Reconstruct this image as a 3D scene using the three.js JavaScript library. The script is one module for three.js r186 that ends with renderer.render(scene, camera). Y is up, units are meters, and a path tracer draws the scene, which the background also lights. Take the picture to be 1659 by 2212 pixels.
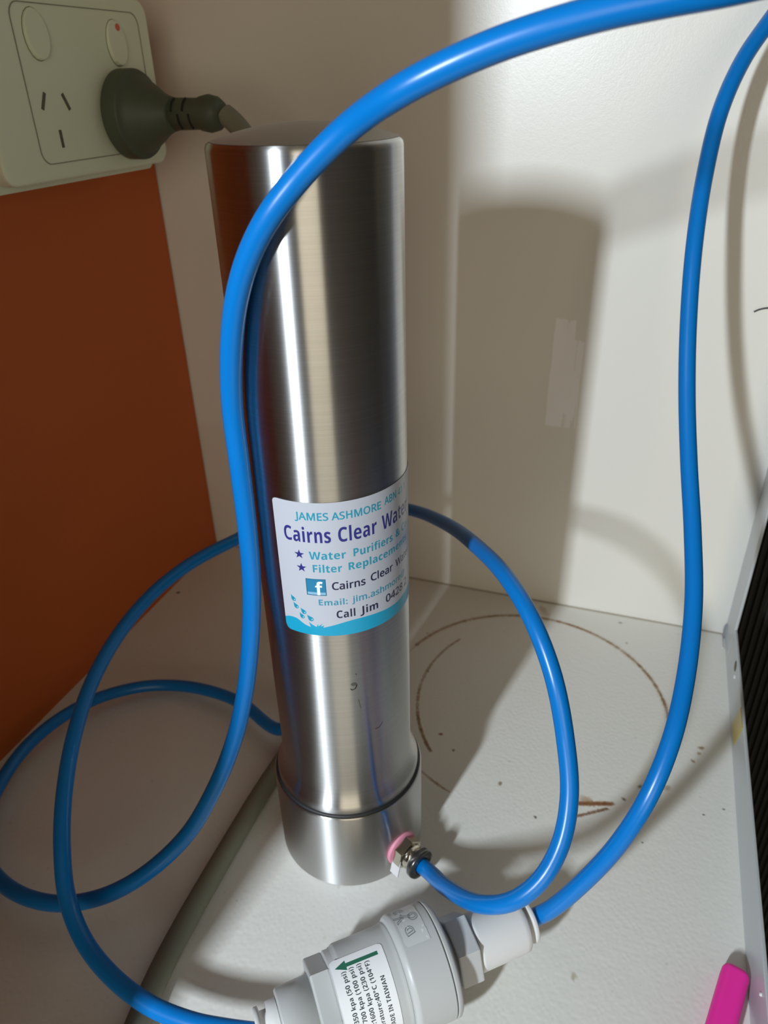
import * as THREE from 'three';
import { RoundedBoxGeometry } from 'three/addons/geometries/RoundedBoxGeometry.js';
import { mergeGeometries } from 'three/addons/utils/BufferGeometryUtils.js';
import { RectAreaLightUniformsLib } from 'three/addons/lights/RectAreaLightUniformsLib.js';

// ------------------------------------------------------------------ camera, light, exposure
const scene = new THREE.Scene();
const camera = new THREE.PerspectiveCamera(2 * Math.atan(1106 / 1608.9) * 180 / Math.PI, 1659 / 2212, 0.01, 20);
{
  const right = new THREE.Vector3(0.943763, -0.025046, -0.329673), up = new THREE.Vector3(-0.145656, 0.863652, -0.482587), back = new THREE.Vector3(0.29681, 0.503467, 0.811434);
  camera.quaternion.setFromRotationMatrix(new THREE.Matrix4().makeBasis(right, up, back));
  camera.position.set(0.311918, 0.331251, 0.446111);
}
camera.focus = 0.27;
camera.userData.fStop = 16;
scene.add(camera);
scene.background = new THREE.Color(0x000000);

const renderer = new THREE.WebGLRenderer({ antialias: true });
renderer.toneMapping = THREE.LinearToneMapping;
renderer.toneMappingExposure = 1.0;
renderer.shadowMap.enabled = true;
RectAreaLightUniformsLib.init();

const LAMP = { at: new THREE.Vector3(0.092, 0.46, 0.885), aim: new THREE.Vector3(0.225, 0.16, 0.1), w: 0.029, h: 0.085, power: 700, color: new THREE.Color(0.89, 1.0, 1.11) };
const DAY = { at: new THREE.Vector3(1.15, 0.45, 2.36), aim: new THREE.Vector3(0.3, 0.1, 0.1), w: 1.15, h: 1.2, power: 2.25, color: new THREE.Color(1.0, 0.9, 0.7) };

const lampLight = new THREE.RectAreaLight(LAMP.color, LAMP.power, LAMP.w, LAMP.h);
lampLight.position.copy(LAMP.at); lampLight.lookAt(LAMP.aim); scene.add(lampLight);
const dayLight = new THREE.RectAreaLight(DAY.color, DAY.power, DAY.w, DAY.h);
dayLight.position.copy(DAY.at); dayLight.lookAt(DAY.at.x, DAY.at.y, 0); scene.add(dayLight);

// ------------------------------------------------------------------ helpers
const names = {};
const numbered = (n) => { const k = names[n] = (names[n] ?? -1) + 1; return k ? n + '_' + String(k).padStart(3, '0') : n; };
const shade = (o) => { o.castShadow = o.receiveShadow = true; return o; };
function mesh(name, geometry, material, parent = scene) {
  const m = shade(new THREE.Mesh(geometry, material));
  m.name = parent === scene ? numbered(name) : name; parent.add(m); return m;
}
function thing(name, label, category, [x, y, z] = [0, 0, 0], turn = 0) {
  const g = new THREE.Group(); g.name = numbered(name); g.position.set(x, y, z); g.rotation.y = turn;
  g.userData = { label, category }; scene.add(g); return g;
}
const tag = (o, label, category) => { Object.assign(o.userData, { label, category }); return o; };
const struct = (o) => { o.userData.kind = 'structure'; return o; };
const lathe = (pts, seg = 64) => new THREE.LatheGeometry(pts.map(([r, y]) => new THREE.Vector2(r, y)), seg);
const alongX = (pts, seg = 64) => lathe(pts.map(([t, r]) => [r, t]), seg).rotateZ(-Math.PI / 2);
const box = (x0, x1, y0, y1, z0, z1, r = 0) => {
  const w = x1 - x0, h = y1 - y0, d = z1 - z0;
  const g = r ? new RoundedBoxGeometry(w, h, d, 3, r) : new THREE.BoxGeometry(w, h, d);
  return g.translate((x0 + x1) / 2, (y0 + y1) / 2, (z0 + z1) / 2);
};
const V = (a) => new THREE.Vector3(a[0], a[1], a[2]);
let seed = 7; const rnd = () => { seed = (seed * 1664525 + 1013904223) >>> 0; return seed / 4294967296; };
const canvas = (w, h) => { const c = document.createElement('canvas'); c.width = w; c.height = h; return c; };
const colorMap = (c) => { const t = new THREE.CanvasTexture(c); t.colorSpace = THREE.SRGBColorSpace; t.anisotropy = 8; return t; };
const std = (o) => new THREE.MeshPhysicalMaterial(o);
const lin = (r, g, b) => new THREE.Color().setRGB(r, g, b);
function noise(w, h, fill) {                                        // a tileable grey DataTexture
  const d = new Uint8Array(w * h * 4);
  for (let j = 0; j < h; j++) for (let i = 0; i < w; i++) { const v = Math.max(0, Math.min(255, fill(i, j))); d.set([v, v, v, 255], (j * w + i) * 4); }
  const t = new THREE.DataTexture(d, w, h); t.wrapS = t.wrapT = THREE.RepeatWrapping; t.magFilter = THREE.LinearFilter; t.minFilter = THREE.LinearFilter; t.needsUpdate = true; return t;
}
function grain(n, step) {                                           // soft value noise with a period of n pixels
  const k = n / step, g = Array.from({ length: k * k }, () => rnd());
  const s = (a) => a * a * (3 - 2 * a);
  return (i, j) => {
    const x = i / step, y = j / step, x0 = Math.floor(x), y0 = Math.floor(y), fx = s(x - x0), fy = s(y - y0);
    const at = (a, b) => g[((b % k + k) % k) * k + ((a % k + k) % k)];
    return (at(x0, y0) * (1 - fx) + at(x0 + 1, y0) * fx) * (1 - fy) + (at(x0, y0 + 1) * (1 - fx) + at(x0 + 1, y0 + 1) * fx) * fy;
  };
}
const g4 = grain(512, 4), g16 = grain(512, 16), g64 = grain(512, 64);
const peel = noise(512, 512, (i, j) => 255 * (0.55 * g4(i, j) + 0.3 * g16(i, j) + 0.15 * g64(i, j)));

// ------------------------------------------------------------------ materials
const M = {
  orange: std({ color: lin(0.58, 0.115, 0.014), roughness: 0.55 }),
  room: std({ color: lin(0.55, 0.5, 0.42), roughness: 0.9 }),
  roomFloor: std({ color: lin(0.3, 0.25, 0.2), roughness: 0.8 }),
  dark: std({ color: lin(0.012, 0.013, 0.013), roughness: 0.75 }),
  trim: std({ color: lin(0.52, 0.55, 0.56), roughness: 0.28 }),
  tube: std({ color: lin(0.0, 0.175, 0.55), roughness: 0.3, specularIntensity: 0.9 }),
  cable: std({ color: lin(0.21, 0.207, 0.148), roughness: 0.6 }),
  plug: std({ color: lin(0.075, 0.086, 0.055), roughness: 0.55 }),
  groove: std({ color: lin(0.012, 0.012, 0.01), roughness: 0.8 }),
  socket: std({ color: lin(0.80, 0.83, 0.62), roughness: 0.4 }),
  slot: std({ color: lin(0.13, 0.12, 0.085), roughness: 0.8 }),
  red: std({ color: lin(0.75, 0.16, 0.1), roughness: 0.5 }),
  valve: std({ color: lin(0.52, 0.53, 0.52), roughness: 0.38 }),
  fitting: std({ color: lin(0.72, 0.72, 0.70), roughness: 0.42 }),
  nickel: std({ color: lin(0.62, 0.58, 0.48), metalness: 1, roughness: 0.16 }),
  blackNickel: std({ color: lin(0.13, 0.13, 0.125), metalness: 0.8, roughness: 0.25 }),
  washer: std({ color: lin(0.85, 0.32, 0.42), roughness: 0.5 }),
  white: std({ color: lin(0.75, 0.73, 0.72), roughness: 0.5 }),
  pink: std({ color: lin(1.0, 0.025, 0.40), roughness: 0.5 }),
  yellow: std({ color: lin(0.62, 0.47, 0.07), roughness: 0.3 }),
  rubber: std({ color: lin(0.01, 0.01, 0.01), roughness: 0.5 }),
};
const panelMat = std({ color: lin(0.80, 0.775, 0.70), roughness: 0.34, bumpMap: (() => { const t = peel.clone(); t.repeat.set(18, 18); return t; })(), bumpScale: 0.00004 });

// brushed stainless steel: fine turned lines run round the body, so the gloss spreads up and down it
const steel = (extra = {}) => std({ color: lin(0.60, 0.59, 0.57), metalness: 1, roughness: 0.32, anisotropy: 1, anisotropyRotation: Math.PI / 2, ...extra });

// ------------------------------------------------------------------ the setting
const wallBack = struct(mesh('wall_back', box(-0.05, 0.3917, -0.018, 0.62, -0.016, 0), panelMat));
{ const p = wallBack.geometry.attributes.position, uv = wallBack.geometry.attributes.uv; for (let i = 0; i < p.count; i++) uv.setXY(i, p.getX(i), p.getY(i)); }
struct(mesh('wall_left', box(-0.018, 0, -0.018, 0.62, 0.0012, 0.46), M.orange));
struct(mesh('wall_stile', box(0.0, 0.1458, -0.018, 0.62, 0.46, 0.478), M.room));

// the shelf board with its water stains
{
  const px = 4700, c = canvas(2048, 2048), k = c.getContext('2d');     // 2048 px over 0.4357 m
  k.fillStyle = '#e9e7de'; k.fillRect(0, 0, 2048, 2048);
  const X = (x) => x * px, Y = (z) => z * px;
  for (let i = 0; i < 900; i++) { k.fillStyle = `rgba(${90 + rnd() * 60 | 0},${70 + rnd() * 40 | 0},${40 + rnd() * 30 | 0},${0.02 + rnd() * 0.1})`; k.beginPath(); k.arc(rnd() * 2048, rnd() * 2048, 0.6 + rnd() * rnd() * 4, 0, 7); k.fill(); }
  const arc = (cx, cz, r, a0, a1, w, alpha, col) => {                 // a rust ring drawn as many short uneven strokes; angle 0 is +x, 90 is +z
    for (let a = a0; a < a1; a += 0.7) {
      const f = alpha * (0.45 + 0.55 * g16(a * 9 & 511, (r * 4000) & 511) + 0.25 * (rnd() - 0.5)), e = 0.0005 * (rnd() - 0.5);
      k.strokeStyle = `rgba(${col},${Math.max(0, f)})`; k.lineWidth = w * px * (0.7 + 0.6 * rnd()); k.beginPath();
      k.arc(X(cx), Y(cz), (r + e * 0.4) * px, a * Math.PI / 180, (a + 0.9) * Math.PI / 180); k.stroke();
    }
  };
  const ring = [0.2748, 0.1037, 0.0837];
  arc(...ring, 200, 372, 0.0042, 0.13, '150,105,60'); arc(...ring, 200, 366, 0.0019, 0.6, '120,80,42'); arc(...ring, 275, 292, 0.0018, 0.5, '125,65,25'); arc(...ring, 108, 122, 0.0015, 0.5, '120,80,42');
  arc(...ring, 122, 200, 0.0012, 0.25, '130,95,60'); arc(...ring, 318, 358, 0.0012, 0.35, '95,75,45');
  arc(0.2935, 0.1040, 0.0835, 138, 212, 0.0018, 0.5, '125,88,52'); arc(0.2935, 0.1040, 0.0835, 138, 160, 0.0018, 0.45, '105,62,30');
  const blot = (x, z, rx, rz, rot, col, a) => { k.save(); k.translate(X(x), Y(z)); k.rotate(rot); for (let i = 0; i < 14; i++) { k.fillStyle = `rgba(${col},${a * (0.2 + rnd() * 0.4)})`; k.beginPath(); k.ellipse((rnd() - 0.5) * rx * px, (rnd() - 0.5) * rz * px, rx * px * (0.25 + 0.5 * rnd()), rz * px * (0.25 + 0.5 * rnd()), rnd(), 0, 7); k.fill(); } k.restore(); };
  const dash = (x0, z0, x1, z1, w, col, a) => { for (let i = 0; i <= 24; i++) { const t = i / 24; blot(x0 + (x1 - x0) * t, z0 + (z1 - z0) * t, w, w * 0.7, 0, col, a * 0.4); } };
  dash(0.3146, 0.1694, 0.3308, 0.1641, 0.0022, '120,62,22', 0.55); dash(0.3146, 0.1774, 0.3290, 0.1680, 0.0014, '105,62,30', 0.5);
  blot(0.318, 0.166, 0.006, 0.003, 0, '150,110,60', 0.25);
  for (const [x, z, r, a, col] of [[0.2729, 0.1692, 0.003, 0.8, '95,72,45'], [0.2944, 0.1846, 0.0022, 0.9, '70,62,50'], [0.3368, 0.1591, 0.0025, 0.7, '80,68,50'], [0.3442, 0.1482, 0.003, 0.7, '70,65,58'], [0.3578, 0.1447, 0.005, 0.4, '130,95,60'],
    [0.3758, 0.1101, 0.004, 0.8, '140,105,60'], [0.3711, 0.1214, 0.003, 0.7, '130,95,55'], [0.374, 0.115, 0.003, 0.6, '150,115,70'], [0.3245, 0.0089, 0.003, 0.6, '95,85,70'], [0.0077, 0.0709, 0.003, 1.2, '55,35,15'], [0.3858, 0.1497, 0.0014, 1, '60,60,60'], [0.376, 0.1564, 0.0013, 0.9, '60,60,60'], [0.3472, 0.1828, 0.0013, 0.8, '80,78,70'], [0.3229, 0.2584, 0.004, 0.35, '120,105,60'], [0.233, 0.1454, 0.0028, 0.9, '100,58,30'], [0.2432, 0.1548, 0.002, 0.8, '100,58,30'], [0.211, 0.0965, 0.002, 0.9, '95,60,35'],
    [0.273, 0.012, 0.012, 0.25, '150,110,70'], [0.33, 0.03, 0.002, 0.5, '80,75,70'], [0.2, 0.06, 0.0015, 0.7, '90,80,60']]) blot(x, z, r * 0.6, r * 0.42, rnd() * 3, col, a * 0.45);
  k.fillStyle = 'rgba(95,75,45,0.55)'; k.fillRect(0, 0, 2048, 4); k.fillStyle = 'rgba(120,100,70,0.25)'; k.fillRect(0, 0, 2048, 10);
  const map = colorMap(c); map.flipY = false; map.repeat.set(1 / 0.43574, 1 / 0.43574); map.wrapS = map.wrapT = THREE.MirroredRepeatWrapping;
  const bump = peel.clone(); bump.repeat.set(5.5, 5.5);
  const board = box(0, 0.3917, -0.018, 0, 0, 0.46);
  const p = board.attributes.position, uv = board.attributes.uv; for (let i = 0; i < p.count; i++) uv.setXY(i, p.getX(i), p.getZ(i));
  tag(mesh('shelf', board, std({ map, roughness: 0.42, bumpMap: bump, bumpScale: 0.00014 })), 'white laminate shelf board with brown rust ring stains under the steel filter', 'shelf');
}

// grey plastic edge trims: upright flange at the panel's end and lip along the shelf
{
  const up = struct(mesh('trim_1', box(0.3917, 0.3935, -0.018, 0.62, -0.016, 0.029, 0.0006), M.trim));
  const lip = struct(mesh('trim_2', box(0.3917, 0.3935, -0.018, 0.026, 0.0295, 0.46, 0.0006), M.trim));
  const cap = lathe([[0, 0.0016], [0.0025, 0.0014], [0.0036, 0.0006], [0.0038, 0]], 24).rotateZ(Math.PI / 2).scale(1, 1.5, 1).translate(0.3917, 0.0055, 0.004);
  mesh('screw_cap', cap, std({ color: lin(0.30, 0.31, 0.34), roughness: 0.5 }), up).userData.label = 'grey oval screw cap';
  mesh('plastic_burr', box(0.3895, 0.3905, 0, 0.0012, 0.004, 0.017, 0.0004), M.white, up);
  mesh('screw_hole', lathe([[0, 0.0002], [0.003, 0.0002], [0.0034, 0]], 20).rotateZ(Math.PI / 2).translate(0.3917, 0.0215, 0.059), M.slot, lip);
  mesh('screw_head', lathe([[0, 0.0010], [0.001, 0.0009], [0.0014, 0]], 16).rotateZ(Math.PI / 2).translate(0.3916, 0.019, 0.066), M.white, lip);
  mesh('screw_head', lathe([[0, 0.0008], [0.0006, 0.0007], [0.0008, 0]], 16).rotateZ(Math.PI / 2).translate(0.3917, 0.020, 0.2535), M.white, lip);
}
// white slivers on the panel: a reflected patch of light put into colour
{
  const g = [];
  for (let i = 0; i < 110; i++) {
    const x = 0.2605 + 0.0175 * rnd() ** 1.25, top = 0.206 - 0.030 * rnd() ** 2 - (x > 0.272 ? 0.012 : 0), h = 0.010 + 0.045 * rnd(), w = 0.0002 + 0.0012 * rnd() * rnd(), y0 = Math.max(0.1372, top - h);
    g.push(box(x - w, x + w, y0, top, 0, 0.00006 + 0.00006 * rnd()));
  }
  for (let i = 0; i < 26; i++) { const x = 0.2602 + 0.0003 * i * 1.25, w = 0.0002 + 0.0006 * rnd(); g.push(box(x - w, x + w, 0.1372 + 0.0005 * rnd(), 0.150 + 0.035 * rnd(), 0, 0.00006 + 0.00005 * rnd())); }
  mesh('painted_light_patch', mergeGeometries(g), std({ color: lin(0.93, 0.91, 0.89), roughness: 0.35 }), wallBack).userData.label = 'streaky white slivers painted in as a patch of reflected light';
}

// ------------------------------------------------------------------ black ribbed panel beyond the shelf
{
  const t = thing('ribbed_panel', 'black upright panel with fine vertical ribs beyond the grey shelf lip', 'panel', [0.40, -0.9, -0.06]);
  mesh('backing', box(0, 0.5, 0, 1.22, -0.012, 0), M.dark, t);
  const rib = new RoundedBoxGeometry(0.0026, 1.2, 0.003, 2, 0.001);
  const ribMat = std({ color: lin(0.016, 0.017, 0.017), roughness: 0.6 });
  for (let i = 0; i < 100; i++) { const r = mesh('rib', rib, ribMat, t); r.position.set(0.003 + i * 0.0048, 0.61, 0.0012); }
}

// ------------------------------------------------------------------ power outlet on the orange wall
const OUT = thing('power_outlet', 'white double power outlet with two rocker switches above the orange wall panel', 'power outlet', [0, 0.3300, 0.107]);
{
  const roundRect = (w, h, r) => { const s = new THREE.Shape(); s.moveTo(-w / 2 + r, -h / 2); s.lineTo(w / 2 - r, -h / 2); s.absarc(w / 2 - r, -h / 2 + r, r, -Math.PI / 2, 0); s.lineTo(w / 2, h / 2 - r); s.absarc(w / 2 - r, h / 2 - r, r, 0, Math.PI / 2); s.lineTo(-w / 2 + r, h / 2); s.absarc(-w / 2 + r, h / 2 - r, r, Math.PI / 2, Math.PI); s.lineTo(-w / 2, -h / 2 + r); s.absarc(-w / 2 + r, -h / 2 + r, r, Math.PI, 1.5 * Math.PI); return s; };
  const ex = (s, d, b) => new THREE.ExtrudeGeometry(s, { depth: d, bevelEnabled: b > 0, bevelSize: b, bevelThickness: b, bevelSegments: 3, curveSegments: 10 }).rotateY(Math.PI / 2);   // depth runs to +x; shape x runs to -z
  mesh('mounting_block', ex(roundRect(0.121, 0.073, 0.004), 0.030, 0.0008).translate(0, -0.0028, 0), M.socket, OUT);
  mesh('wall_plate', ex(roundRect(0.1205, 0.0725, 0.0060), 0.006, 0.002).translate(0.033, 0.0013, 0), M.socket, OUT);
  const inner = roundRect(0.0905, 0.0630, 0.006); inner.holes.push(roundRect(0.0897, 0.0622, 0.0057));
  const line = std({ color: lin(0.30, 0.30, 0.22), roughness: 0.7 });
  mesh('cover_seam', ex(inner, 0.0004, 0).translate(0.0409, 0.0018, -0.0075), line, OUT);
  // rockers: one pressed at the top, one at the bottom
  const rocker = (z, tilt, name) => {
    const w = 0.0130, h = 0.0185, s = new THREE.Shape();
    s.absellipse(0, 0, w / 2, h / 2, 0, Math.PI * 2);
    const rim = new THREE.Shape(); rim.absellipse(0, 0, w / 2 + 0.0010, h / 2 + 0.0010, 0, Math.PI * 2);
    
    const k = mesh(name, ex(s, 0.0018, 0.0006), M.socket, OUT); k.rotation.z = tilt; k.position.set(0.0402, z > 0 ? 0.0215 : 0.0195, z);
    mesh('rocker_seam', ex(rim, 0.0002, 0).translate(0.0409, z > 0 ? 0.0215 : 0.0195, z), line, OUT);
    return k;
  };
  rocker(0.0245, 0.07, 'rocker_switch'); const on = rocker(-0.0315, 0.07, 'rocker_switch');
  mesh('on_indicator', ex((() => { const s = new THREE.Shape(); s.absellipse(0, 0, 0.0018, 0.0016, 0, Math.PI * 2); return s; })(), 0.0003, 0).translate(0.00225, 0.0066, -0.0020), M.red, on).userData.label = 'red on mark at the top of the rocker';
  const pin = (y, z, rot) => { const g = box(0.0408, 0.0412, -0.0037, 0.0037, -0.0008, 0.0008); g.translate(-0.041, 0, 0).rotateX(rot).translate(0.0411, y, z); mesh('pin_slot', g, M.slot, OUT); };
  pin(-0.004, 0.0287, -0.48); pin(-0.0047, 0.0140, 0.46); pin(-0.0196, 0.0222, 0);
}
// the plug in the right hand socket and its flex
let PLUG;
{
  const t = PLUG = thing('power_plug', 'dark grey plug with its cord in the right socket of the white outlet', 'plug', [0.0416, 0.3180, 0.0785]);
  mesh('plug_body', alongX([[0, 0], [0, 0.0195], [0.0012, 0.0207], [0.0085, 0.0207], [0.0098, 0.0200], [0.0104, 0.0180], [0.0125, 0.0172], [0.0185, 0.0135], [0.0235, 0.0100], [0.0275, 0.0082], [0.030, 0.0076], [0.030, 0]]), M.plug, t);
  mesh('strain_relief', alongX([[0.0298, 0], [0.0298, 0.0074], [0.044, 0.0071], [0.0455, 0.0078], [0.050, 0.0086], [0.0545, 0.0076], [0.0575, 0.0052], [0.058, 0]], 40), M.plug, t);
  for (const [x, a] of [[0.0320, 1.9], [0.0385, 1.9], [0.0355, 3.1], [0.0418, 3.1]]) mesh('relief_slot', new THREE.TorusGeometry(0.0074, 0.00055, 8, 24, 1.05).rotateZ(a).rotateY(Math.PI / 2).translate(x, 0, 0), M.groove, t);
}
const tubeGeo = (pts, r, seg = 260, rad = 24) => {
  const curve = new THREE.CatmullRomCurve3(pts.map(V), false, 'centripetal');
  const g = new THREE.TubeGeometry(curve, seg, r, rad, false), L = curve.getLength(), uv = g.attributes.uv;
  for (let i = 0; i < uv.count; i++) uv.setXY(i, uv.getX(i) * L, uv.getY(i) * r * 6.283);
  const ends = [0, 1].map((u) => new THREE.CircleGeometry(r, rad).applyMatrix4(new THREE.Matrix4().lookAt(new THREE.Vector3(), curve.getTangent(u).multiplyScalar(u ? -1 : 1), new THREE.Vector3(0.1, 1, 0.05))).translate(...curve.getPoint(u).toArray()));
  return mergeGeometries([g, ...ends]);
};
(mesh('power_cord', tubeGeo([[0.0995, 0.3178, 0.0785], [0.106, 0.313, 0.0790], [0.118, 0.300, 0.084], [0.136, 0.268, 0.094], [0.150, 0.220, 0.100], [0.158, 0.150, 0.104], [0.161, 0.080, 0.110], [0.161, 0.030, 0.122], [0.1595, 0.0085, 0.142], [0.1580, 0.0051, 0.160], [0.1566, 0.0051, 0.183], [0.1557, 0.0051, 0.2009], [0.1550, 0.0051, 0.2141], [0.1546, 0.0051, 0.2311], [0.1546, 0.0051, 0.2509], [0.1546, 0.0051, 0.2729], [0.1550, 0.0051, 0.2938], [0.1562, 0.0051, 0.3136], [0.1585, 0.0051, 0.3302], [0.1615, 0.0051, 0.345], [0.168, 0.0051, 0.372], [0.178, 0.0051, 0.41], [0.19, 0.0051, 0.45]], 0.0050).translate(-0.0416, -0.3180, -0.0785), M.cable, PLUG));

// ------------------------------------------------------------------ the stainless steel water filter
const F = thing('water_filter', 'tall brushed stainless steel water filter cylinder with a white printed sticker', 'water filter', [0.2061, 0, 0.2171]);
{
  const R = 0.030, H = 0.3166;
  // wear marks on the body
  const c = canvas(1024, 2048), k = c.getContext('2d');
  k.fillStyle = '#ffffff'; k.fillRect(0, 0, 1024, 2048);
  for (let j = 0; j < 2048; j++) { k.fillStyle = `rgba(0,0,0,${0.05 * rnd()})`; k.fillRect(0, j, 1024, 1); }
  const AX = (az) => ((az / 360 + 1) % 1) * 1024, YY = (y) => (1 - y / 0.33) * 2048;
  const stroke = (pts, w, col) => { k.strokeStyle = col; k.lineWidth = w; k.lineCap = 'round'; k.beginPath(); pts.forEach(([a, y], i) => k[i ? 'lineTo' : 'moveTo'](AX(a), YY(y))); k.stroke(); };
  k.fillStyle = 'rgba(60,50,48,0.35)'; k.beginPath(); k.ellipse(AX(33), YY(0.1228), 7, 6, 0, 0, 7); k.fill();
  stroke([[30.4, 0.1205], [31.5, 0.1198], [34, 0.1203], [35.4, 0.1222]], 2.2, 'rgba(35,28,28,0.8)');
  stroke([[49, 0.0945], [52.5, 0.0945], [56, 0.0965]], 2, 'rgba(40,35,60,0.7)'); stroke([[36, 0.114], [37.5, 0.109]], 1.2, 'rgba(70,45,45,0.5)'); stroke([[35, 0.128], [35.4, 0.1275]], 2, 'rgba(60,45,45,0.6)');
  const map = colorMap(c);
  const bodyPts = [[0.0286, H - 0.0005], [0.0294, H - 0.0010], [0.0298, H - 0.0016], [R, H - 0.0026], [R, 0.20], [R, 0.10], [R, 0.066], [0.03015, 0.062], [0.0306, 0.0590], [0.0316, 0.0560], [0.0328, 0.0535], [0.0334, 0.0520], [0.0334, 0.0490], [0.0320, 0.0486], [0, 0.0486]];
  const g = lathe(bodyPts.slice().reverse(), 128);
  { const p = g.attributes.position, uv = g.attributes.uv; for (let i = 0; i < uv.count; i++) uv.setXY(i, uv.getX(i), p.getY(i) / 0.33); }
  mesh('canister', g, steel({ map }), F);
  const lid = []; for (let i = 0; i <= 14; i++) { const r = 0.0286 * i / 14; lid.push([r, H + 0.0042 - 0.0046 * (r / 0.0286) ** 2]); }
  mesh('lid', lathe(lid.reverse(), 96), std({ color: lin(0.46, 0.45, 0.42), metalness: 1, roughness: 0.36 }), F);
  mesh('seal_ring', lathe([[0.0320, 0.0470], [0.0343, 0.0474], [0.0345, 0.0486], [0.0335, 0.0496], [0.0320, 0.0494]], 96), M.rubber, F);
  const R2 = 0.0352;
  mesh('base_collar', lathe([[0, 0], [0.0346, 0], [R2, 0.0008], [R2, 0.0472], [0.0349, 0.0482], [0.0346, 0.0484], [0.0342, 0.0478], [0.0338, 0.0468], [0, 0.0468]], 128), steel(), F);

  // the printed sticker, wrapped round the body
  const mm = 14, W = 76, Hh = 58, lc = canvas(W * mm, Hh * mm), l = lc.getContext('2d');
  const A0 = -17, y0 = 0.1485, top = y0 * 1000 + Hh;                    // left edge azimuth; all measures in millimetres
  const U = (s) => s * mm, Q = (y) => (top - y) * mm;
  l.fillStyle = '#bec1ca'; l.fillRect(0, 0, lc.width, lc.height);
  const txt = (str, s0, s1, base, cap, col, weight = 'bold') => {       // fitted between s0 and s1 with capitals of the given height
    l.save(); l.font = `${weight} 100px sans-serif`; l.fillStyle = col; l.textBaseline = 'alphabetic';
    const w = l.measureText(str).width; l.translate(U(s0), Q(base)); l.scale((s1 - s0) * mm / w, cap * mm / 72); l.fillText(str, 0, 0); if (!weight) { l.strokeStyle = col; l.lineWidth = 4; l.strokeText(str, 0, 0); } l.restore();
  };
  const cyan = '#2f93ab', navy = '#33347c', ink = '#23233f', teal = '#3f8fa8';
  txt('JAMES ASHMORE', 9.4, 41.2, 199.6, 2.9, cyan, ''); txt('ABN 41 1', 42.8, 57.5, 200.3, 2.9, cyan, '');
  l.lineWidth = 3; 
  txt('Cairns', 3.6, 21.6, 190.4, 6.0, navy); txt('Clear', 23.6, 38.9, 190.4, 6.0, navy); txt('Water', 41.2, 59.0, 190.4, 6.0, navy);
  const star = (s, y, r) => { l.fillStyle = navy; l.beginPath(); for (let i = 0; i < 10; i++) { const a = -Math.PI / 2 + i * Math.PI / 5, q = i % 2 ? r * 0.4 : r; l.lineTo(U(s) + Math.cos(a) * q * mm, Q(y) + Math.sin(a) * q * mm); } l.fill(); };
  star(9.3, 184.9, 2.0); star(9.7, 179.2, 2.0);
  txt('Water', 13.0, 26.4, 183.3, 3.3, cyan); txt('Purifiers', 28.7, 46.8, 183.4, 3.3, cyan); txt('& Co', 48.4, 58.6, 183.6, 3.3, cyan);
  txt('Filter', 13.6, 24.7, 177.7, 3.2, cyan); txt('Replacements', 26.6, 57.8, 177.9, 3.2, cyan);
  // square emblem with a white f
  l.fillStyle = '#2c7fa5'; l.strokeStyle = '#1d5f80'; l.lineWidth = 4; l.fillRect(U(11.0), Q(174.6), U(7.2), U(7.1)); l.fillStyle = '#8db9d2'; l.fillRect(U(11.2), Q(168.8), U(6.8), U(1.1)); l.strokeRect(U(11.0), Q(174.6), U(7.2), U(7.1));
  l.save(); l.fillStyle = '#eef3f8'; l.font = 'bold 100px sans-serif'; l.translate(U(14.1), Q(167.6)); l.scale(0.075 * mm * 1.0, 0.080 * mm * 1.0); l.fillText('f', 0, 0); l.restore();
  txt('Cairns', 20.3, 33.3, 169.9, 3.3, ink, ''); txt('Clear', 35.2, 46.3, 170.4, 3.3, ink, ''); txt('Water', 48.2, 60.6, 170.6, 3.3, ink, '');
  txt('Email:', 14.8, 26.1, 162.9, 2.7, teal); txt('jim.ashmore@', 27.8, 55.4, 163.3, 2.7, teal, '');
  txt('Call', 21.2, 28.9, 156.8, 3.5, ink); txt('Jim', 31.0, 38.5, 156.9, 3.5, ink); txt('0428 2', 41.9, 57.5, 157.4, 3.5, ink, '');
  // the wave and the drops
  l.fillStyle = '#1a9fc4'; l.beginPath(); l.moveTo(0, Q(153.9)); l.bezierCurveTo(U(1.5), Q(155.0), U(4.5), Q(155.8), U(6.5), Q(154.6)); l.bezierCurveTo(U(8.3), Q(153.2), U(9.5), Q(152.5), U(11.2), Q(152.2));
  l.lineTo(U(10.6), Q(154.4)); l.lineTo(U(12.1), Q(153.3)); l.lineTo(U(13.5), Q(152.5)); l.lineTo(U(14.1), Q(154.0)); l.lineTo(U(14.2), Q(152.9)); l.lineTo(U(15.9), Q(154.3)); l.lineTo(U(15.1), Q(152.9)); l.lineTo(U(16.5), Q(153.5)); l.lineTo(U(16.0), Q(152.4));
  l.bezierCurveTo(U(20), Q(153.4), U(24), Q(155.0), U(29), Q(155.2)); l.bezierCurveTo(U(38), Q(155.4), U(44), Q(153.4), U(52), Q(154.2)); l.lineTo(U(76), Q(155)); l.lineTo(U(76), Q(148)); l.lineTo(0, Q(148)); l.fill();
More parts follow.
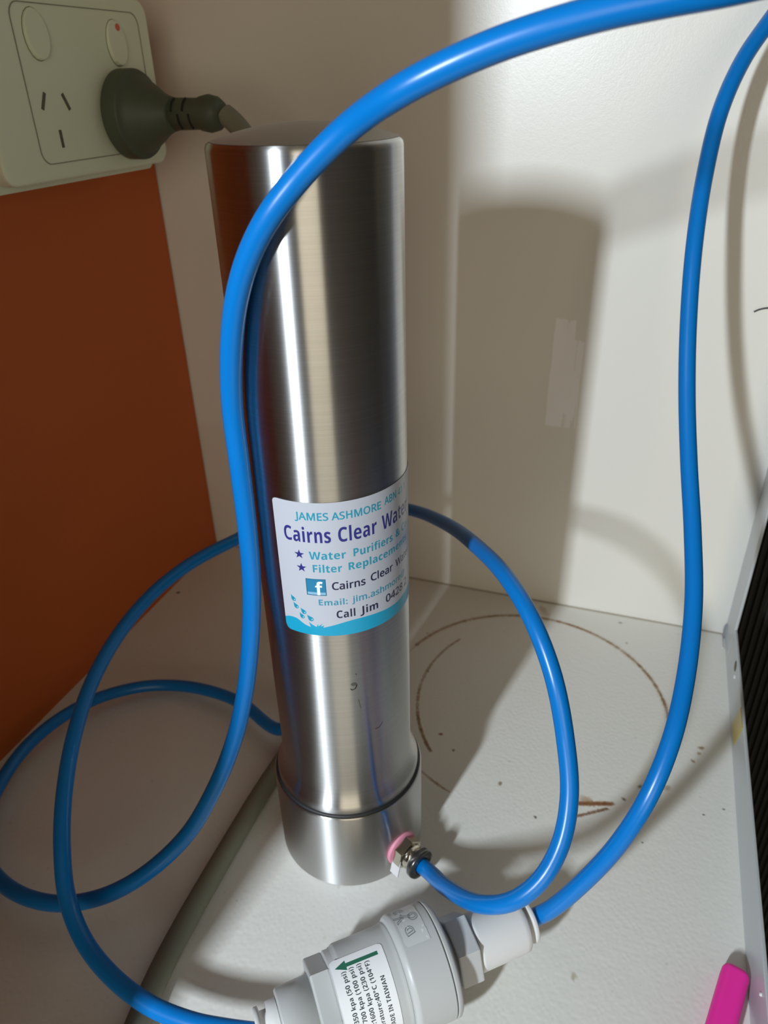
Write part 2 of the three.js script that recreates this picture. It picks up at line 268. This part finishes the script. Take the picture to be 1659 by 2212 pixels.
  const drop = (s, y, r, rot) => { l.save(); l.translate(U(s), Q(y)); l.rotate(rot); l.fillStyle = '#2090b0'; l.beginPath(); l.moveTo(0, -r * 2.1 * mm); l.bezierCurveTo(r * mm * 0.2, -r * mm, r * mm, -r * 0.5 * mm, r * mm * 0.9, r * 0.3 * mm); l.arc(0, r * 0.25 * mm, r * 0.9 * mm, 0, Math.PI); l.bezierCurveTo(-r * mm, -r * 0.5 * mm, -r * 0.2 * mm, -r * mm, 0, -r * 2.1 * mm); l.fill(); l.strokeStyle = '#dff1f6'; l.lineWidth = 4; l.beginPath(); l.arc(-r * 0.1 * mm, r * 0.1 * mm, r * 0.55 * mm, 0.5, 1.6); l.stroke(); l.restore(); };
  drop(4.9, 164.1, 1.0, -0.55); drop(5.8, 160.9, 1.0, -0.6); drop(8.8, 159.0, 1.0, -0.65); drop(8.0, 156.7, 0.95, -0.55); drop(11.4, 156.2, 1.1, -0.7);
  const RL = R + 0.00018, cols = 150, rows = [0, 1], pos = [], uvs = [], idx = [], rc = 2.4;
  for (let i = 0; i <= cols; i++) {
    const s = W * i / cols, e = s < rc ? rc - Math.sqrt(Math.max(0, rc * rc - (rc - s) ** 2)) : 0;
    const az = (A0 + s / (RL * 1000) * 180 / Math.PI) * Math.PI / 180;
    for (const q of [0, 1]) { const y = q ? Hh - e * 0.6 : e; pos.push(Math.sin(az) * RL, y0 + y / 1000, Math.cos(az) * RL); uvs.push(s / W, y / Hh); }
    if (i) { const b = i * 2; idx.push(b - 2, b, b - 1, b - 1, b, b + 1); }
  }
  const lg = new THREE.BufferGeometry(); lg.setAttribute('position', new THREE.Float32BufferAttribute(pos, 3)); lg.setAttribute('uv', new THREE.Float32BufferAttribute(uvs, 2)); lg.setIndex(idx); lg.computeVertexNormals();
  mesh('sticker', lg, std({ map: colorMap(lc), roughness: 0.3, side: THREE.DoubleSide }), F).userData.label = 'white printed sticker with blue wave along its lower edge';
}

// push-in tube fittings screwed into the collar: one facing the camera, one behind
function fitting(label, azDeg, y, withTape) {
  const a = azDeg * Math.PI / 180, r = 0.0352;
  const t = thing('tube_fitting', label, 'fitting', [0.2061 + Math.sin(a) * r, y, 0.2171 + Math.cos(a) * r], a - Math.PI / 2);   // local x points out of the collar
  mesh('washer', alongX([[-0.0015, 0.0050], [-0.0015, 0.0080], [0.0002, 0.0086], [0.0014, 0.0082], [0.0016, 0.0050]], 40), M.washer, t).userData.label = 'pink sealing washer';
  const hex = new THREE.Shape(); for (let i = 0; i < 6; i++) hex[i ? 'lineTo' : 'moveTo'](Math.cos(i * Math.PI / 3 + 0.3) * 0.0072, Math.sin(i * Math.PI / 3 + 0.3) * 0.0072); hex.closePath();
  mesh('hex_nut', new THREE.ExtrudeGeometry(hex, { depth: 0.0042, bevelEnabled: true, bevelSize: 0.0004, bevelThickness: 0.0004, bevelSegments: 2 }).rotateY(Math.PI / 2).translate(0.0016, 0, 0), M.nickel, t);
  if (withTape) { const tp = box(0.0012, 0.0062, -0.0056, 0.0040, -0.0005, 0.0003, 0.0002); mesh('tape_tab', tp.rotateX(-0.25).translate(0, -0.0026, 0.0071), M.white, t).userData.label = 'white sealing tape end'; }
  mesh('barrel', alongX([[0.0055, 0], [0.0055, 0.0062], [0.0075, 0.0060], [0.0085, 0.0054], [0.0095, 0.0060], [0.0100, 0.0061], [0.0100, 0]], 40), M.nickel, t);
  mesh('collet_ring', alongX([[0.0100, 0.0040], [0.0100, 0.0064], [0.0106, 0.0072], [0.0125, 0.0074], [0.0138, 0.0069], [0.0140, 0.0044], [0.0125, 0.0041]], 40), M.blackNickel, t).userData.label = 'black collet ring';
  return t;
}
fitting('nickel push-in tube fitting with pink washer on the front of the filter base', 63.4, 0.0150, true);
fitting('push-in tube fitting at the back of the filter base, mostly hidden', -132, 0.0200, false);

// ------------------------------------------------------------------ the grey pressure valve lying on the shelf
{
  const t = thing('pressure_valve', 'grey plastic inline pressure valve with a white label lying on the shelf', 'valve', [0.2169, 0.0220, 0.3251], 0.7034);
  const hexPrism = (x0, x1, r, rot, b = 0.0008) => { const s = new THREE.Shape(); for (let i = 0; i < 6; i++) s[i ? 'lineTo' : 'moveTo'](Math.cos(i * Math.PI / 3 + rot) * (r - b), Math.sin(i * Math.PI / 3 + rot) * (r - b)); s.closePath(); return new THREE.ExtrudeGeometry(s, { depth: x1 - x0 - 2 * b, bevelEnabled: true, bevelSize: b, bevelThickness: b, bevelSegments: 3 }).rotateY(Math.PI / 2).translate(x0 + b, 0, 0); };
  mesh('valve_body', alongX([[0.0240, 0], [0.0240, 0.0172], [0.0246, 0.0178], [0.0266, 0.0178], [0.0270, 0.0182], [0.0276, 0.0182], [0.0280, 0.0186], [0.0290, 0.0190], [0.0480, 0.0192], [0.0492, 0.0196], [0.0500, 0.0196], [0.0505, 0.0196], [0.0505, 0]], 96), M.valve, t);
  mesh('clamp_ring', alongX([[0.0503, 0], [0.0503, 0.0200], [0.0512, 0.0210], [0.0522, 0.0216], [0.0530, 0.0217], [0.0668, 0.0217], [0.0672, 0.0215], [0.0672, 0]], 96), M.valve, t);
  mesh('cap_plate', alongX([[0.0675, 0], [0.0675, 0.0216], [0.0679, 0.0217], [0.0692, 0.0216], [0.0700, 0.0208], [0.0703, 0]], 96), M.valve, t);
  mesh('plate_seam', alongX([[0.0670, 0.0180], [0.0670, 0.0214], [0.0677, 0.0214], [0.0677, 0.0180]], 96), M.slot, t);
  mesh('hex_boss', mergeGeometries([hexPrism(0.0735, 0.0830, 0.0140, 0.15), alongX([[0.0700, 0], [0.0700, 0.0112], [0.0740, 0.0108], [0.0740, 0]]).toNonIndexed()]), M.valve, t);
  mesh('hex_boss', hexPrism(0.0165, 0.0243, 0.0176, 0.35), M.valve, t);
  mesh('outlet_barrel', alongX([[0.0030, 0], [0.0030, 0.0112], [0.0038, 0.0120], [0.0165, 0.0124], [0.0168, 0]]), M.valve, t);
  mesh('inlet_barrel', alongX([[0.0826, 0], [0.0826, 0.0108], [0.0850, 0.0112], [0.1040, 0.0110], [0.1062, 0.0106], [0.1070, 0.0096], [0.1070, 0]]), M.fitting, t).userData.label = 'pale push-fit barrel';
  const collet = (x, s) => alongX((s > 0 ? [[0, 0.0042], [0, 0.0062], [0.0020, 0.0062], [0.0020, 0.0086], [0.0026, 0.0089], [0.0036, 0.0089], [0.0041, 0.0085], [0.0041, 0.0042]] : [[-0.0062, 0.0042], [-0.0062, 0.0080], [-0.0056, 0.0085], [-0.0042, 0.0085], [-0.0038, 0.0066], [-0.0014, 0.0066], [-0.0012, 0.0088], [0.0026, 0.0090], [0.0032, 0.0080], [0.0032, 0.0042]]).map(([a, r]) => [a + x, r]), 48);
  mesh('collet', collet(0.1070, 1), M.fitting, t); mesh('collet', collet(0, -1), M.fitting, t);

  // white label round the body: x runs along the valve, y down its front
  const mm = 22, c = canvas(Math.round(21.2 * mm), 42 * mm), k = c.getContext('2d');
  k.fillStyle = '#f4f5f5'; k.fillRect(0, 0, c.width, c.height);
  const RL = 0.0194, a0 = -13, t0 = 24.4, S = (tt) => (tt - t0) * mm, D = (deg) => (deg - a0) * Math.PI / 180 * RL * 1000 * mm;
  k.fillStyle = '#1f6b52'; { const y = D(-2.5), x0 = S(26.0), x1 = S(43.2), h = 2.9 * mm; k.beginPath(); k.moveTo(x0, y); k.lineTo(x0 + 4.4 * mm, y - h / 2 - 0.5 * mm); k.lineTo(x0 + 4.4 * mm, y - 0.75 * mm); k.lineTo(x1, y - 0.75 * mm); k.lineTo(x1, y + 0.75 * mm); k.lineTo(x0 + 4.4 * mm, y + 0.75 * mm); k.lineTo(x0 + 4.4 * mm, y + h / 2 + 0.5 * mm); k.fill(); }
  const row = (str, tt, endDeg, wmm, size) => { k.save(); k.translate(S(tt), D(endDeg)); k.rotate(-Math.PI / 2); k.font = '600 100px sans-serif'; k.fillStyle = '#3c4144'; k.textAlign = 'right'; k.scale(size * mm / 72, size * mm / 72); k.fillText(str, 0, 0); k.restore(); };
  row('VALVE 350 kpa (50 psi)', 29.5, 3.2, 0, 1.75); row('in at 700 kpa (100 psi)', 32.6, 1.5, 0, 1.75); row('Pressure:1600 kpa (230 psi)', 35.7, 1.0, 0, 1.75); row('Temperature:40°C (104°F)', 38.9, 1.5, 0, 1.75); row('MADE IN TAIWAN', 42.8, 21, 0, 1.7);
  const pos = [], uvs = [], idx = [], n = 60, arc = 42 / (RL * 1000) * 180 / Math.PI;
  for (let i = 0; i <= n; i++) {
    const f = i / n, sdeg = a0 + arc * f, a = sdeg * Math.PI / 180, e = Math.min(f, 1 - f) * 42, rr = 1.6, off = e < rr ? rr - Math.sqrt(rr * rr - (rr - e) ** 2) : 0;
    for (const q of [0, 1]) { const x = q ? 21.2 - off : off; pos.push((t0 + x) / 1000, Math.cos(a) * RL, Math.sin(a) * RL); uvs.push(x / 21.2, 1 - f); }
    if (i) { const b = i * 2; idx.push(b - 2, b, b - 1, b - 1, b, b + 1); }
  }
  const g = new THREE.BufferGeometry(); g.setAttribute('position', new THREE.Float32BufferAttribute(pos, 3)); g.setAttribute('uv', new THREE.Float32BufferAttribute(uvs, 2)); g.setIndex(idx); g.computeVertexNormals();
  mesh('rating_label', g, std({ map: colorMap(c), roughness: 0.35, side: THREE.DoubleSide }), t).userData.label = 'white rating label with a green arrow';
  // silvery torn seal on the clamp ring
  {
    const c2 = canvas(256, 400), q = c2.getContext('2d'); q.fillStyle = '#d2d5d3'; q.fillRect(0, 0, 256, 400);
    q.font = 'bold 120px sans-serif'; q.strokeStyle = '#85898a'; q.lineWidth = 8;
    const ch = (s, x, y, r) => { q.save(); q.translate(x, y); q.rotate(r); q.strokeText(s, -34, 34); q.restore(); };
    ch('D', 105, 300, -1.75); ch('O', 200, 190, -1.75); ch('V', 60, 170, -1.75); ch('I', 130, 150, -1.2); ch('D', 90, 60, -1.75);
    q.fillStyle = 'rgba(240,242,242,0.75)'; for (let i = 0; i < 26; i++) { q.beginPath(); const x = rnd() * 256, y = rnd() * 400; q.moveTo(x, y); q.lineTo(x + rnd() * 50 - 10, y + rnd() * 24); q.lineTo(x + rnd() * 24, y + rnd() * 44); q.fill(); }
    const P = [], T = [], I = [], R3 = 0.02185;
    for (let i = 0; i <= 16; i++) { const f = i / 16, a = (-50 + 58 * f) * Math.PI / 180, j0 = (f === 1 ? 0.6 : 0) + 0.35 * rnd(), j1 = 0.4 * rnd(); for (const s of [0, 1]) { P.push(s ? 0.0640 - j1 * 0.001 : 0.0535 + j0 * 0.001, Math.cos(a) * R3, Math.sin(a) * R3); T.push(s, 1 - f); } if (i) { const b = i * 2; I.push(b - 2, b, b - 1, b - 1, b, b + 1); } }
    const g2 = new THREE.BufferGeometry(); g2.setAttribute('position', new THREE.Float32BufferAttribute(P, 3)); g2.setAttribute('uv', new THREE.Float32BufferAttribute(T, 2)); g2.setIndex(I); g2.computeVertexNormals();
    mesh('torn_seal', g2, std({ map: colorMap(c2), roughness: 0.3, metalness: 0.1, side: THREE.DoubleSide }), t).userData.label = 'torn silver tamper seal';
  }
}

// ------------------------------------------------------------------ the three blue tubes
const RT = 0.0036;
tag(mesh('water_tube', tubeGeo([[0.2490, 0.0150, 0.2386], [0.2560, 0.0185, 0.2440], [0.2652, 0.0288, 0.2545], [0.2834, 0.0476, 0.2690], [0.2959, 0.0582, 0.2702], [0.3048, 0.0679, 0.2646], [0.3097, 0.0786, 0.2549], [0.3101, 0.0921, 0.2440], [0.3056, 0.1089, 0.2327], [0.2974, 0.1299, 0.2214], [0.2861, 0.1442, 0.2081], [0.2719, 0.1491, 0.1893], [0.2524, 0.1428, 0.1597], [0.2247, 0.1239, 0.1137], [0.1914, 0.1058, 0.0755], [0.1490, 0.0955, 0.0604], [0.1181, 0.0938, 0.0790], [0.1040, 0.0937, 0.1027], [0.0974, 0.0937, 0.1198], [0.0890, 0.0935, 0.1379], [0.0833, 0.0930, 0.1538], [0.0778, 0.0905, 0.1783], [0.0762, 0.0854, 0.2067], [0.0796, 0.0784, 0.2357], [0.0872, 0.0693, 0.2620], [0.0959, 0.0566, 0.2839], [0.1042, 0.0448, 0.2993], [0.1139, 0.0322, 0.3122], [0.1277, 0.0245, 0.3217], [0.1452, 0.0210, 0.3285], [0.1657, 0.0190, 0.3325], [0.1859, 0.0200, 0.3330], [0.1993, 0.0212, 0.3315], [0.2121, 0.0220, 0.3292]], RT), M.tube),
  'blue plastic tube looping from the filter base fitting round behind to the valve', 'tube');
tag(mesh('water_tube', tubeGeo([[0.3030, 0.0220, 0.2521], [0.3096, 0.0310, 0.2515], [0.3188, 0.0480, 0.2496], [0.3300, 0.0703, 0.2440], [0.3384, 0.0927, 0.2357], [0.3438, 0.1094, 0.2208], [0.3467, 0.1237, 0.1986], [0.3466, 0.1416, 0.1729], [0.3431, 0.1606, 0.1493], [0.3379, 0.1828, 0.1283], [0.3329, 0.2077, 0.1105], [0.3290, 0.2343, 0.0961], [0.3264, 0.2629, 0.0824], [0.3261, 0.2909, 0.0663], [0.3283, 0.3152, 0.0539], [0.3342, 0.3339, 0.0417], [0.3419, 0.3473, 0.0324], [0.3507, 0.3605, 0.0241], [0.363, 0.378, 0.0185], [0.372, 0.42, 0.0140], [0.376, 0.50, 0.0120]], RT), M.tube),
  'blue plastic tube rising on the right from the valve inlet past the white panel', 'tube');
tag(mesh('water_tube', tubeGeo([[0.1697, 0.0200, 0.1843], [0.1600, 0.0185, 0.1790], [0.1470, 0.0125, 0.1816], [0.1148, 0.0095, 0.1670], [0.0895, 0.0078, 0.1625], [0.0666, 0.0061, 0.1633], [0.0486, 0.0075, 0.1715], [0.0312, 0.0097, 0.1888], [0.0215, 0.0115, 0.2097], [0.0168, 0.0111, 0.2314], [0.0183, 0.0104, 0.2510], [0.0262, 0.0096, 0.2745], [0.0388, 0.0099, 0.2919], [0.0564, 0.0096, 0.3028], [0.0814, 0.0134, 0.3093], [0.1010, 0.0146, 0.3075], [0.1197, 0.0192, 0.3009], [0.1363, 0.0280, 0.2906], [0.1518, 0.0430, 0.2769], [0.1628, 0.0641, 0.2659], [0.1712, 0.0884, 0.2563], [0.1771, 0.1141, 0.2506], [0.1809, 0.1394, 0.2471], [0.1830, 0.1649, 0.2440], [0.1843, 0.1880, 0.2438], [0.1850, 0.2150, 0.2442], [0.1856, 0.2377, 0.2447], [0.1896, 0.2579, 0.2473], [0.1951, 0.2748, 0.2497], [0.2014, 0.2874, 0.2512], [0.2095, 0.2989, 0.2516], [0.2194, 0.3095, 0.2498], [0.2331, 0.3204, 0.2495], [0.2484, 0.3282, 0.2544], [0.2597, 0.3329, 0.2547], [0.2721, 0.3371, 0.2537], [0.2838, 0.3401, 0.2525], [0.2950, 0.3424, 0.2507], [0.3067, 0.3442, 0.2477], [0.3182, 0.3458, 0.2438], [0.335, 0.349, 0.236], [0.36, 0.355, 0.218], [0.39, 0.362, 0.19], [0.42, 0.37, 0.16]], RT, 420), M.tube),
  'blue plastic tube passing in front of the filter top and coiling on the shelf', 'tube');

// ------------------------------------------------------------------ small things
{
  const dir = -0.27, g = new RoundedBoxGeometry(0.0108, 0.0105, 0.10, 5, 0.0034).translate(0, 0, 0.05);
  const t = mesh('plastic_rod', g, M.pink); t.position.set(0.3864, 0.00525, 0.2375); t.rotation.y = dir;
  tag(t, 'hot pink rounded plastic rod lying on the shelf against the grey lip', 'rod');
}
{
  const s = new THREE.Shape(); s.moveTo(-0.0991, 0.0258); s.lineTo(-0.1149, 0.0258); s.lineTo(-0.1135, 0.020); s.lineTo(-0.108, 0.005); s.lineTo(-0.0911, 0.005); s.closePath();
  const g = new THREE.ExtrudeGeometry(s, { depth: 0.00025, bevelEnabled: false }).rotateY(Math.PI / 2).translate(0.3914, 0, 0);
  tag(mesh('tape_piece', g, M.yellow), 'small yellow piece of tape stuck on the grey shelf lip', 'tape');
}
tag(mesh('hair_strand', tubeGeo([[0.3655, 0.2168, 0.0006], [0.3675, 0.2180, 0.0005], [0.3700, 0.2189, 0.0005], [0.3725, 0.2193, 0.0005], [0.378, 0.2192, 0.0005]], 0.00045, 30, 8), M.rubber),
  'short thin dark strand stuck on the white panel at the right edge', 'hair');

// ------------------------------------------------------------------ the room outside the niche
struct(mesh('floor', box(-1.5, 2.4, -0.95, -0.9, -0.6, 2.5), M.roomFloor));
struct(mesh('ceiling', box(-1.5, 2.4, 1.6, 1.65, -0.6, 2.5), M.room));
struct(mesh('wall_front', box(-1.5, 2.4, -0.9, 1.6, 2.4, 2.45), M.room));
struct(mesh('wall_right', box(2.35, 2.4, -0.9, 1.6, -0.6, 2.4), std({ color: lin(0.16, 0.155, 0.14), roughness: 0.9 })));
struct(mesh('wall_side', box(-1.5, -1.45, -0.9, 1.6, -0.6, 2.4), M.room));
struct(mesh('wall_rear', box(-1.5, 2.4, -0.9, 1.6, -0.65, -0.6), M.room));
{
  const w = struct(mesh('window_1', box(DAY.at.x - DAY.w / 2, DAY.at.x + DAY.w / 2, DAY.at.y - DAY.h / 2, DAY.at.y + DAY.h / 2, 2.385, 2.4), std({ color: 0xffffff, roughness: 0.5, emissive: DAY.color, emissiveIntensity: 0.6 })));
}
{
  const t = thing('floor_lamp', 'slim floor lamp standing in the room in front of the shelf', 'lamp', [LAMP.at.x, -0.9, LAMP.at.z + 0.028]);
  mesh('base', lathe([[0, 0], [0.13, 0], [0.13, 0.012], [0.02, 0.02], [0, 0.02]], 48), M.dark, t);
  mesh('pole', new THREE.CylinderGeometry(0.009, 0.009, 1.30, 20).translate(0, 0.66, 0.02), M.dark, t);
  const head = new THREE.Group(); head.name = 'lamp_head'; head.position.set(0, 1.36, 0); t.add(head); head.lookAt(LAMP.aim.x, LAMP.aim.y, LAMP.aim.z);
  mesh('housing', new RoundedBoxGeometry(0.05, 0.08, 0.04, 3, 0.006).translate(0, 0, -0.0), M.dark, head);
  mesh('diffuser', new THREE.BoxGeometry(LAMP.w, LAMP.h, 0.002).translate(0, 0, 0.0212), std({ color: 0xffffff, roughness: 0.5, emissive: LAMP.color, emissiveIntensity: 3 }), head);
}
renderer.render(scene, camera);
